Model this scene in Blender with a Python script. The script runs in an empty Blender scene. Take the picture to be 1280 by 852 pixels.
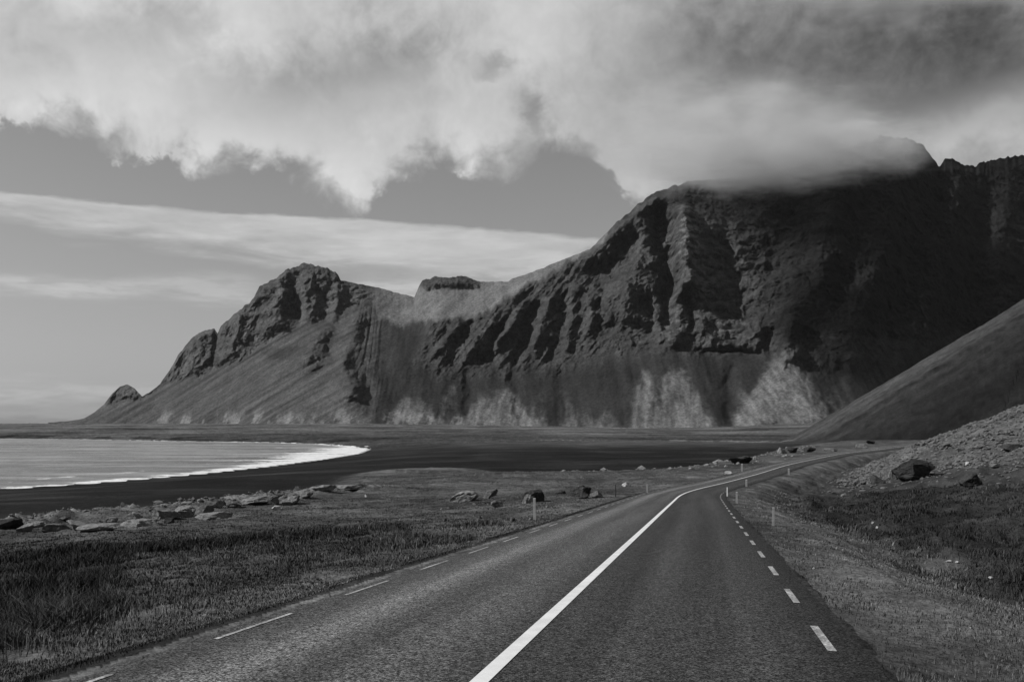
import bpy, bmesh, math, random
import numpy as np
from mathutils import Vector
R = math.radians
random.seed(7)
sc = bpy.context.scene
COL = sc.collection

# ------------------------------------------------------------------ camera
F = 1244.0                      # focal length in photo pixels (1280 wide)
EYE = 15.0                      # metres above the sea
HY = 530.0                      # row of the horizon in the photo
cam = bpy.data.objects.new('camera', bpy.data.cameras.new('camera'))
COL.objects.link(cam)
cam.data.sensor_width = 36.0
cam.data.lens = 36.0 * F / 1280
cam.data.shift_y = (HY - 426) / 1280
cam.location = (0, 0, EYE)
cam.rotation_euler = (R(90), 0, 0)
cam.data.clip_start = 0.1
cam.data.clip_end = 60000
sc.camera = cam

SUN_AZ, SUN_EL = -99.0, 38.0    # degrees, azimuth from +Y towards +X
# ------------------------------------------------------------------ noise
def _hash(ix, iy, iz, seed):
    h = (ix.astype(np.int64) * 374761393 + iy.astype(np.int64) * 668265263 +
         iz.astype(np.int64) * 2147483647 + seed * 974711) & 0xffffffff
    h = ((h ^ (h >> 13)) * 1274126177) & 0xffffffff
    h = ((h ^ (h >> 16)) * 2246822519) & 0xffffffff
    return (h ^ (h >> 15)) & 0xffff
_ga = np.random.RandomState(3).normal(size=(256, 3))
_ga /= np.linalg.norm(_ga, axis=1)[:, None]
def noise3(x, y, z, seed=0):
    x, y, z = np.broadcast_arrays(np.asarray(x, float), np.asarray(y, float), np.asarray(z, float))
    x0, y0, z0 = np.floor(x), np.floor(y), np.floor(z)
    fx, fy, fz = x - x0, y - y0, z - z0
    u, v, w = [f * f * f * (f * (f * 6 - 15) + 10) for f in (fx, fy, fz)]
    out = 0
    for dx in (0, 1):
        for dy in (0, 1):
            for dz in (0, 1):
                g = _ga[_hash(x0 + dx, y0 + dy, z0 + dz, seed) & 255]
                d = g[..., 0] * (fx - dx) + g[..., 1] * (fy - dy) + g[..., 2] * (fz - dz)
                out = out + d * (u if dx else 1 - u) * (v if dy else 1 - v) * (w if dz else 1 - w)
    return out * 1.5
def fbm(x, y, z=0.0, octs=4, seed=0, gain=0.5):
    a, f, s = 1.0, 1.0, 0.0
    for k in range(octs):
        s = s + a * noise3(np.asarray(x) * f + 17.3 * k, np.asarray(y) * f, np.asarray(z) * f, seed + k)
        a *= gain; f *= 2.03
    return s
def ridged(x, y, z=0.0, octs=4, seed=0, gain=0.5):
    a, f, s = 1.0, 1.0, 0.0
    for k in range(octs):
        s = s + a * (1 - 2 * np.abs(noise3(np.asarray(x) * f + 9.1 * k, np.asarray(y) * f, np.asarray(z) * f, seed + k)))
        a *= gain; f *= 2.07
    return s
def sm(x, a, b):
    t = np.clip((np.asarray(x, float) - a) / (np.asarray(b, float) - a), 0, 1)
    return t * t * (3 - 2 * t)
def spline(x, pts):
    """smooth interpolation (monotone-ish cubic) through control points"""
    px = np.array([p[0] for p in pts], float); py = np.array([p[1] for p in pts], float)
    m = np.gradient(py, px)
    x = np.clip(np.asarray(x, float), px[0], px[-1])
    i = np.clip(np.searchsorted(px, x) - 1, 0, len(px) - 2)
    h = px[i + 1] - px[i]; t = (x - px[i]) / h
    return ((2*t**3-3*t**2+1)*py[i] + (t**3-2*t**2+t)*h*m[i] + (-2*t**3+3*t**2)*py[i+1] + (t**3-t**2)*h*m[i+1])
def lin(x, pts):
    return np.interp(x, [p[0] for p in pts], [p[1] for p in pts])

# ------------------------------------------------------------------ materials
class N:
    """tiny expression builder for shader node trees"""
    def __init__(s, tree): s.t = tree
    def node(s, typ, **kw):
        n = s.t.nodes.new(typ)
        for k, v in kw.items(): setattr(n, k, v)
        return n
    def put(s, sock, v):
        if isinstance(v, (int, float)):
            if sock.type in ('RGBA',): sock.default_value = (v, v, v, 1)
            elif sock.type == 'VECTOR': sock.default_value = (v, v, v)
            else: sock.default_value = v
        elif isinstance(v, tuple): sock.default_value = v
        else: s.t.links.new(v, sock)
    def m(s, op, a, b=0.0, c=0.0):
        n = s.node('ShaderNodeMath', operation=op)
        s.put(n.inputs[0], a); s.put(n.inputs[1], b); s.put(n.inputs[2], c)
        return n.outputs[0]
    def add(s, *a):
        r = a[0]
        for b in a[1:]: r = s.m('ADD', r, b)
        return r
    def mul(s, *a):
        r = a[0]
        for b in a[1:]: r = s.m('MULTIPLY', r, b)
        return r
    def sub(s, a, b): return s.m('SUBTRACT', a, b)
    def ss(s, x, a, b, lo=0.0, hi=1.0):
        n = s.node('ShaderNodeMapRange', interpolation_type='SMOOTHSTEP')
        s.put(n.inputs[0], x)
        for i, v in ((1, a), (2, b), (3, lo), (4, hi)): s.put(n.inputs[i], v)
        return n.outputs[0]
    def mix(s, f, a, b):
        n = s.node('ShaderNodeMix', data_type='FLOAT')
        s.put(n.inputs[0], f); s.put(n.inputs[2], a); s.put(n.inputs[3], b)
        return n.outputs[0]
    def noise(s, vec, scale, detail=4.0, rough=0.55, dist=0.0, lac=2.0):
        n = s.node('ShaderNodeTexNoise')
        if vec is not None: s.t.links.new(vec, n.inputs['Vector'])
        n.inputs['Scale'].default_value = scale; n.inputs['Detail'].default_value = detail
        n.inputs['Roughness'].default_value = rough; n.inputs['Distortion'].default_value = dist
        n.inputs['Lacunarity'].default_value = lac
        return n.outputs[0]
    def voro(s, vec, scale, feature='F1', out='Distance', rnd=1.0):
        n = s.node('ShaderNodeTexVoronoi', feature=feature)
        if vec is not None: s.t.links.new(vec, n.inputs['Vector'])
        n.inputs['Scale'].default_value = scale; n.inputs['Randomness'].default_value = rnd
        return n.outputs[out]
    def attr(s, name): return s.node('ShaderNodeAttribute', attribute_name=name).outputs['Fac']
    def coord(s, out='Object'): return s.node('ShaderNodeTexCoord').outputs[out]
    def scalev(s, v, k):
        n = s.node('ShaderNodeMapping'); s.t.links.new(v, n.inputs[0]); n.inputs['Scale'].default_value = k
        return n.outputs[0]
    def bump(s, h, strength=0.5, dist=0.1):
        n = s.node('ShaderNodeBump'); s.put(n.inputs['Height'], h)
        n.inputs['Strength'].default_value = strength; n.inputs['Distance'].default_value = dist
        return n.outputs[0]
def material(name, build):
    m = bpy.data.materials.new(name); m.use_nodes = True
    t = m.node_tree; t.nodes.clear(); n = N(t)
    out = n.node('ShaderNodeOutputMaterial'); b = n.node('ShaderNodeBsdfPrincipled')
    t.links.new(b.outputs[0], out.inputs[0])
    b.inputs['Specular IOR Level'].default_value = 0.25
    b.inputs['Roughness'].default_value = 0.9
    build(n, b, out)
    return m
def gray(n, b, v):
    v = n.m('MAXIMUM', v, 0.004)
    c = n.node('ShaderNodeCombineColor')
    for i in range(3): n.put(c.inputs[i], v)
    n.t.links.new(c.outputs[0], b.inputs['Base Color'])

def mat_ground(n, b, o):
    v = n.coord()
    b.inputs['Specular IOR Level'].default_value = .04
    base = n.attr('albedo'); rough = n.attr('grain')
    f1 = n.noise(v, 9.0, 6, .7); f2 = n.noise(v, 0.9, 5, .65); f3 = n.noise(v, 0.09, 5, .6)
    k = n.mul(n.ss(f1, .25, .75, .5, 1.5), n.ss(f2, .25, .75, .65, 1.35), n.ss(f3, .3, .7, .75, 1.25))
    gray(n, b, n.mul(base, k))
    h = n.add(n.mul(f1, .05), n.mul(f2, .35), n.mul(f3, 1.2))
    n.t.links.new(n.bump(n.mul(h, rough), .8, 1.0), b.inputs['Normal'])
M_ground = material('ground', mat_ground)

def mat_mountain(n, b, o):
    v = n.coord()
    b.inputs['Specular IOR Level'].default_value = .06
    base = n.attr('albedo'); cliff = n.attr('cliff')
    f1 = n.noise(v, .16, 7, .68); f2 = n.noise(v, .02, 5, .6); f3 = n.noise(v, .6, 5, .6)
    gray(n, b, n.mul(base, n.ss(f1, .28, .72, .66, 1.34), n.ss(f2, .3, .7, .85, 1.15), n.ss(f3, .2, .8, .75, 1.25)))
    h = n.add(n.mul(f1, n.mix(cliff, 1.6, 5.5)), n.mul(f3, n.mix(cliff, .5, 2.0)))
    n.t.links.new(n.bump(h, .7, 1.0), b.inputs['Normal'])
M_mountain = material('mountain', mat_mountain)

def mat_asphalt(n, b, o):
    v = n.coord(); off = n.attr('offset')
    g = n.voro(v, 62, out='Color'); sep = n.node('ShaderNodeSeparateColor'); n.t.links.new(g, sep.inputs[0])
    st = n.m('POWER', n.ss(sep.outputs[0], .0, 1.0, .4, 1.55), 1.8)
    st2 = n.ss(n.noise(v, 46, 3, .8), .32, .68, .4, 1.6)
    st3 = n.ss(n.noise(v, 7, 5, .7), .3, .7, .75, 1.25)
    pv = n.node('ShaderNodeCombineXYZ'); n.put(pv.inputs[0], off); n.put(pv.inputs[1], n.mul(n.attr('station'), .03))
    pat = n.noise(pv.outputs[0], 1.3, 6, .65)
    off2 = n.add(off, n.mul(n.sub(pat, .5), .5))
    def track(c, w): return n.m('EXPONENT', n.mul(n.m('POWER', n.mul(n.sub(off2, c), 1 / w), 2.0), -1.0))
    lum = n.add(.042, n.mul(track(-2.2, .42), .080), n.mul(track(-.8, .5), .026), n.mul(n.ss(off2, -1.0, .3, 1, 0), .018),
                n.mul(track(1.05, .3), .010), n.mul(track(2.1, .35), .012))
    lum = n.mul(lum, n.ss(off, 2.3, 3.1, 1.0, .6), n.ss(pat, .3, .7, .78, 1.22))
    gray(n, b, n.mul(lum, st, st2, st3))
    b.inputs['Roughness'].default_value = .85; b.inputs['Specular IOR Level'].default_value = .12
    h = n.add(n.mul(n.voro(v, 62), .5), n.noise(v, 30, 3))
    n.t.links.new(n.bump(h, .6, .014), b.inputs['Normal'])
M_asphalt = material('asphalt', mat_asphalt)

def mat_paint(n, b, o):
    v = n.coord(); f = n.noise(v, 30, 6, .75); f2 = n.noise(v, 2.5, 4, .6)
    wear = n.ss(n.add(f, n.mul(f2, .35)), .54, .98, .0, 1.0)
    w = n.attr('wear')
    clean = n.mix(w, 1.0, wear)
    gray(n, b, n.mix(clean, .10, n.ss(f2, .3, .7, .72, .85)))
    b.inputs['Roughness'].default_value = .6
M_paint = material('road_paint', mat_paint)

def rock_mat(name, a, c):
    def f(n, b, o):
        v = n.coord(); f1 = n.noise(v, 2.2, 7, .65); f2 = n.noise(v, 11, 5, .7)
        lichen = n.ss(n.noise(v, 4.5, 4, .6), .55, .66)
        base = n.mul(n.ss(f1, .3, .7, a, c), n.ss(f2, .3, .7, .72, 1.28))
        gray(n, b, n.mix(n.mul(lichen, .45), base, c * 1.25))
        h = n.add(n.mul(f1, .8), n.mul(f2, .25))
        n.t.links.new(n.bump(h, .8, .25), b.inputs['Normal'])
    return material(name, f)
M_rock = rock_mat('coast_rock', .12, .24)
M_rockdark = rock_mat('dark_basalt', .022, .05)
M_rockmid = rock_mat('grey_stone', .07, .15)
M_rockpale = rock_mat('pale_stone', .3, .46)

def mat_grass(n, b, o):
    gray(n, b, n.attr('albedo')); b.inputs['Roughness'].default_value = .8
    b.inputs['Specular IOR Level'].default_value = .06
    g = n.node('ShaderNodeNewGeometry'); vm = n.node('ShaderNodeVectorMath', operation='MULTIPLY_ADD')
    n.t.links.new(g.outputs['Normal'], vm.inputs[0]); vm.inputs[1].default_value = (.35, .35, .35); vm.inputs[2].default_value = (0, 0, .9)
    nn = n.node('ShaderNodeVectorMath', operation='NORMALIZE'); n.t.links.new(vm.outputs[0], nn.inputs[0])
    n.t.links.new(nn.outputs[0], b.inputs['Normal'])
M_grass = material('grass', mat_grass)

def mat_post(n, b, o):
    v = n.coord(); f = n.noise(v, 12, 5, .6)
    gray(n, b, n.ss(f, .3, .7, .25, .36)); b.inputs['Roughness'].default_value = .55
M_post = material('post_plastic', mat_post)
def mat_postw(n, b, o):
    v = n.coord(); f = n.noise(v, 12, 5, .6)
    gray(n, b, n.ss(f, .3, .7, .75, .85)); b.inputs['Roughness'].default_value = .5
M_postw = material('post_plastic_white', mat_postw)
def mat_postd(n, b, o):
    v = n.coord(); f = n.noise(v, 12, 5, .6)
    gray(n, b, n.ss(f, .3, .7, .03, .05))
M_postd = material('post_weathered', mat_postd)

def mat_sea(n, b, o):
    v = n.coord(); foam = n.attr('foam')
    vs = n.scalev(v, (.6, 1.0, 1.0))
    w1 = n.noise(vs, .11, 4, .6); w2 = n.noise(vs, .45, 5, .65); w3 = n.noise(vs, .018, 3, .5)
    w4 = n.noise(n.scalev(v, (.35, 1.0, 1.0)), .06, 5, .7)
    fo = n.ss(n.add(foam, n.mul(n.sub(w2, .5), 1.7), n.mul(n.sub(w4, .5), 2.0), n.mul(n.sub(n.noise(v, 1.6, 4, .7), .5), .4)), .42, .68)
    w5 = n.noise(n.scalev(v, (.006, .045, 1.0)), 1.0, 6, .68)
    cap = n.ss(n.noise(n.scalev(v, (.10, .42, 1.0)), 1.0, 5, .72), .64, .74)
    fo = n.m('MAXIMUM', fo, n.mul(cap, n.ss(w5, .4, .6, .1, .55)))
    gray(n, b, n.mix(fo, n.mul(n.ss(w4, .3, .7, .10, .20), n.ss(w5, .33, .67, .35, 1.8)), .74))
    n.put(b.inputs['Roughness'], n.mix(fo, n.ss(w5, .3, .7, .2, .42), .9))
    b.inputs['IOR'].default_value = 1.33; b.inputs['Specular IOR Level'].default_value = .5
    n.t.links.new(n.bump(n.add(n.mul(w1, 1.6), n.mul(w2, .6), n.mul(w3, 1.5)), .9, 1.0), b.inputs['Normal'])
M_sea = material('sea_water', mat_sea)

# ------------------------------------------------------------------ object helpers
def mesh_obj(name, verts, faces, mat, smooth=True, attrs=None, parent=None, kind=None):
    me = bpy.data.meshes.new(name)
    verts = np.asarray(verts, dtype=np.float32); faces = np.asarray(faces, dtype=np.int32)
    nf, k = faces.shape
    me.vertices.add(len(verts)); me.vertices.foreach_set('co', verts.ravel())
    me.loops.add(nf * k); me.loops.foreach_set('vertex_index', faces.ravel())
    me.polygons.add(nf)
    me.polygons.foreach_set('loop_start', np.arange(0, nf * k, k, dtype=np.int32))
    me.polygons.foreach_set('loop_total', np.full(nf, k, dtype=np.int32))
    me.update(calc_edges=True)
    me.polygons.foreach_set('use_smooth', np.full(nf, smooth, dtype=bool))
    for a, val in (attrs or {}).items():
        at = me.attributes.new(a, 'FLOAT', 'POINT')
        at.data.foreach_set('value', np.asarray(val, dtype=np.float32).ravel())
    me.materials.append(mat); me.validate()
    ob = bpy.data.objects.new(name, me); COL.objects.link(ob)
    if parent: ob.parent = parent
    if kind: ob['kind'] = kind
    return ob
def grid_faces(nr, nc, wrap=False):
    i = np.arange(nr - 1)[:, None]; j = np.arange(nc if wrap else nc - 1)[None, :]
    j2 = (j + 1) % nc
    a = i * nc + j; b = i * nc + j2; c = (i + 1) * nc + j2; d = (i + 1) * nc + j
    return np.stack([a, b, c, d], -1).reshape(-1, 4)
def tag(o, label, cat, group=None):
    o['label'] = label; o['category'] = cat
    if group: o['group'] = group
    return o

# ------------------------------------------------------------------ the road's line
ROADP = [(-60, -13.2, -1.63 + 2.0), (-30, -7.43, -1.63 + 1.4), (0, -1.69, -1.63), (30, 4.05, -3.13), (60, 9.8, -4.63),
         (73, 12.35, -5.25), (85, 15.1, -5.78), (98, 18.9, -6.24), (110, 23.2, -6.55), (136, 33.6, -6.8), (172, 48.2, -6.92),
         (197, 60, -6.9), (231, 77, -6.82), (262, 96, -6.75), (308, 124, -6.6), (345, 150, -6.45)]
RY = np.arange(-60, 345.01, 0.5)
RX = spline(RY, [(p[0], p[1]) for p in ROADP]); RZ = spline(RY, [(p[0], p[2]) for p in ROADP])
_k = np.ones(9) / 9
for _ in range(3):
    pad = lambda a: np.concatenate([a[0] + (a[1] - a[0]) * np.arange(-4, 0), a, a[-1] + (a[-1] - a[-2]) * np.arange(1, 5)])
    RX, RZ = np.convolve(pad(RX), _k, 'valid'), np.convolve(pad(RZ), _k, 'valid')
TX, TY = np.gradient(RX), np.gradient(RY)
_l = np.hypot(TX, TY); TX /= _l; TY /= _l
RS = np.concatenate([[0], np.cumsum(np.hypot(np.diff(RX), np.diff(RY)))])
S0 = np.interp(0, RY, RS)

def nearest(px, py, qx, qy):
    """index and distance of the nearest sample of a dense polyline (coarse search, then refined)"""
    n = len(px); K = 12; cx, cy = qx[::K], qy[::K]
    idx = np.zeros(n, int); dist = np.zeros(n); off = np.arange(-K, K + 1)
    for a in range(0, n, 20000):
        x, y = px[a:a+20000, None], py[a:a+20000, None]
        i = ((x - cx[None]) ** 2 + (y - cy[None]) ** 2).argmin(1) * K
        j = np.clip(i[:, None] + off[None], 0, len(qx) - 1)
        d = (x - qx[j]) ** 2 + (y - qy[j]) ** 2
        k = d.argmin(1); r = np.arange(len(k)); idx[a:a+20000] = j[r, k]; dist[a:a+20000] = np.sqrt(d[r, k])
    return idx, dist
def dense(pts, n):
    p = np.array(pts, float); s = np.concatenate([[0], np.cumsum(np.linalg.norm(np.diff(p[:, :2], axis=0), axis=1))])
    q = np.linspace(0, s[-1], n)
    return np.stack([np.interp(q, s, p[:, k]) for k in range(p.shape[1])], 1)
def inside(px, py, poly):
    r = np.zeros(len(px), bool); n = len(poly)
    for i in range(n):
        x1, y1 = poly[i]; x2, y2 = poly[(i + 1) % n]
        if y1 == y2: continue
        c = ((y1 > py) != (y2 > py)) & (px < (x2 - x1) * (py - y1) / (y2 - y1) + x1)
        r ^= c
    return r
# brink: edge of the grassy shelf above the black sand (x, y, z relative to the eye)
BRINK = dense([(-60, -60, -3.5), (-52, 0, -5.2), (-46, 40, -7.0), (-39, 76, -8.0), (-33, 100, -8.3), (-20, 126, -8.4), (-24, 160, -9.2), (-29, 205, -9.9), (-26, 235, -10.2), (-12, 238, -10.2), (-9, 205, -9.6),
               (4, 181, -8.8), (18, 178, -8.1), (30, 180, -7.6), (48, 212, -7.2), (72, 270, -7.0), (96, 330, -6.7), (140, 400, -6.0), (210, 480, -4.0)], 260)
_bk = np.hanning(17)[1:-1]; _bk /= _bk.sum()
for _c in range(3): BRINK[7:-7, _c] = np.convolve(BRINK[:, _c], _bk, 'valid')
SHORE = [(-210, -400), (-185, -60), (-160, 50), (-136, 150), (-118, 228), (-105, 256), (-94, 301), (-87, 352), (-81, 424), (-79, 504), (-86, 590), (-107, 668),
         (-144, 748), (-202, 815), (-314, 893), (-426, 984), (-533, 1040), (-700, 1090), (-900, 1120), (-1400, 1130), (-3000, 1200), (-9000, 1500), (-9000, -400)]
SHD = dense(SHORE[:21], 420)
PLAIN0 = -15.0
CONE = (556.0, 560.0, 228.0, 0.62)      # scree cone: apex x, y, z (eye relative) and slope

def ground(x, y, detail=True):
    """height relative to the eye, and a dict of masks"""
    x = np.asarray(x, float).ravel(); y = np.asarray(y, float).ravel()
    n = len(x); r = np.hypot(x, y)
    o = np.full(n, 999.0); zr = np.full(n, -6.0); s = np.full(n, 500.0); dB = np.full(n, -999.0); zB = np.full(n, -8.0)
    near = (r < 620) & (y > -120)
    xn, yn = x[near], y[near]
    i, d = nearest(xn, yn, RX, RY)
    side = (xn - RX[i]) * TY[i] - (yn - RY[i]) * TX[i]
    on = np.where(side >= 0, d, -d); o[near] = on; zr[near] = RZ[i]; s[near] = RS[i] - S0
    ib, db = nearest(xn, yn, BRINK[:, 0], BRINK[:, 1])
    j = np.clip(ib, 0, len(BRINK) - 2); tx = BRINK[j + 1, 0] - BRINK[j, 0]; ty = BRINK[j + 1, 1] - BRINK[j, 1]
    sb = (xn - BRINK[j, 0]) * ty - (yn - BRINK[j, 1]) * tx
    dBn = np.where(sb >= 0, db, -db); dB[near] = dBn; zB[near] = BRINK[ib, 2]
    behind = (~near) & (y <= -100); 
    # sea and plain
    dS = np.full(n, 2000.0)
    reg = (r < 4000) & (x < 1200)
    if reg.any():
        _, ds = nearest(x[reg], y[reg], SHD[:, 0], SHD[:, 1]); dS[reg] = ds
    sea = inside(x, y, SHORE)
    dS = np.where(sea, -dS, dS)
    plain = PLAIN0 + 2.2 * (1 - np.exp(-np.maximum(dS, 0) / 45.0)) + sm(y, 900, 2150) * lin(x / np.maximum(y, 1) * F + 640, [(0, 13), (450, 12), (650, 8), (800, 3.5), (900, 6.5), (1030, 16), (1200, 20)]) + 1.4 * sm(dS, 10, 60)
    plain = plain + 0.5 * fbm(x / 60, y / 60, 0, 3, 5) * sm(dS, 20, 120)
    plain = np.where(sea, PLAIN0 - np.minimum(4, -dS * .06), plain)
    # left shelf: from the road's edge to the brink
    a = np.maximum(-o - 3.2, 0); bq = np.maximum(dB, 0)
    t = a / (a + bq + 1e-6)
    shelf = zr + (zB - zr) * (t * .85 + .15 * t * t)
    shelf = shelf - 0.35 * sm(a, 0.3, 2.2) * (1 - sm(a, 12, 40)) - 0.05 * sm(a, 0, .5)
    # right side: verge, ditch, bank, gravel slope
    q = np.maximum(o - 3.15, 0)
    prof = lin(q, [(0, -.03), (1.6, -.12), (2.4, -.3), (5, -1.15), (8, -1.3), (11, -1.0), (17, -.2), (26, .8), (40, 2.0), (70, 4.0), (120, 9), (260, 40)])
    right = zr + prof * (1 - .85 * sm(y, 290, 400)) + sm(s, 110, 185) * (0.30 * np.clip(q - 6, 0, 70)) * (1 - sm(y, 290, 400))
    land = np.where(o < 0, shelf, right)
    land = np.where(np.abs(o) < 3.15, zr, land)
    # drop behind the brink
    w = sm(dB, np.where((y > 140) & (o < 0), -16, -7), 1) * (1 - sm(y, 385, 450))
    far = dB < -60
    z = np.where(near & ~far, plain * (1 - w) + land * w, plain)
    z = np.where(near & far, plain, z)
    z = np.where(behind, np.where(x > 0, -1 + .02 * x, -3.0), z)
    # scree cone
    rc = np.hypot(x - CONE[0], y - CONE[1])
    ang = np.arctan2(y - CONE[1], x - CONE[0]); ang = np.where(ang > 0, ang - 2 * math.pi, ang)
    cone = CONE[2] - CONE[3] * rc + 1.6 * fbm(ang * 40, rc / 90, 0, 4, 21) * sm(rc, 20, 200) + np.maximum(0, rc - 386) * .14
    zc = np.logaddexp(z / 2.0, np.clip(cone, -60, 400) / 2.0) * 2.0
    conem = sm(cone - z, -1.0, 2.0) * (y > 150)
    z = np.where((y > 150) & (rc < 700), np.where(cone > z - 12, zc, z), z)
    off = np.abs(o)
    if detail:
        bump = sm(off, 3.4, 7)
        wl = (near & ~far)
        nz = fbm(x / 14, y / 14, 0, 3, 31) * .35 * (1 - .75 * sm(y, 130, 170) * (o < 0)) + fbm(x / 3.2, y / 3.2, 0, 3, 41) * (.14 + .16 * (o > 7))
        nz = nz + fbm(x / .9, y / .9, 0, 2, 45) * .05 * (r < 90)
        z = z + nz * np.where(wl, bump * sm(dB, -6, 4), 0) * (1 + .8 * (o > 9))
        z = z + np.where(wl & (o < 0), 1, 0) * .55 * np.maximum(0, fbm(x / 18, y / 18, 0, 3, 77) - .1) * sm(-o, 10, 25) * sm(dB, -2, 5) * (1 - sm(y, 110, 150))
        gm = sm(s, 115, 175) * sm(q, 6, 14) * np.where(o > 0, 1, 0) * (1 - conem)
        z = z + gm * (fbm(x / 5, y / 5, 0, 4, 51) * .7 + fbm(x / 1.3, y / 1.3, 0, 3, 55) * .25)
        br = np.exp(-(dB / 9.0) ** 2) * near
        lg = np.exp(-((dB - 1.0) / 5.0) ** 2) * near * (o < -8) * sm(y, 55, 70) * (1 - sm(y, 128, 140))
        z = z + br * np.maximum(0, fbm(x / 9, y / 9, 0, 3, 61)) * .8 * (o < -8) * (1 - sm(y, 120, 150)) + lg * np.clip(ridged(x / 5, y / 5, 0, 4, 63) - .5, 0, 2) * .75
        # black dunes on the flat
        z = z + np.where(sea, 0, 1) * sm(dS, 25, 90) * (1 - sm(r, 900, 1500)) * sm(-dB, 5, 30) * (ridged(x / 70, y / 55, 0, 3, 71) * .45)
    z = np.where(off < 3.9, np.minimum(z, zr - .03 - .16 * sm(3.22 - off, 0, .25)), z)
    return z, dict(o=o, s=s, dB=dB, dS=dS, sea=sea, q=q, near=near & ~far, cone=conem, rc=rc, ang=ang, r=r)

def gz(x, y):
    return float(ground([x], [y])[0][0])
def hit(px, py, dmax=700.0):
    """where the sight line through a photo pixel meets the ground"""
    d = np.exp(np.linspace(math.log(6), math.log(dmax), 1500))
    kx, kz = (px - 640) / F, (HY - py) / F
    g, _ = ground(kx * d, d)
    i = np.argmax(kz * d <= g)
    if kz * d[-1] > g[-1]: i = len(d) - 1
    return kx * d[i], d[i], float(g[i]) + EYE, d[i]

# ------------------------------------------------------------------ ground sheet
az_in = np.linspace(-31, 31, 1000)
az_out = np.concatenate([np.linspace(31, 60, 60)[1:], np.linspace(60, 300, 60)[1:], np.linspace(300, 329, 60)[1:-1]])
AZ = np.radians(np.concatenate([az_in, az_out])); nA = len(AZ)
RR = np.concatenate([np.exp(np.linspace(math.log(2.5), math.log(3200), 690)), np.exp(np.linspace(math.log(3400), math.log(6800), 16))])
gx = (RR[:, None] * np.sin(AZ)[None]).ravel(); gy = (RR[:, None] * np.cos(AZ)[None]).ravel()
gzv, mk = ground(gx, gy)
gzv = gzv - np.where(mk['r'] > 3300, (mk['r'] - 3300) * .004, 0) * 0

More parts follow.
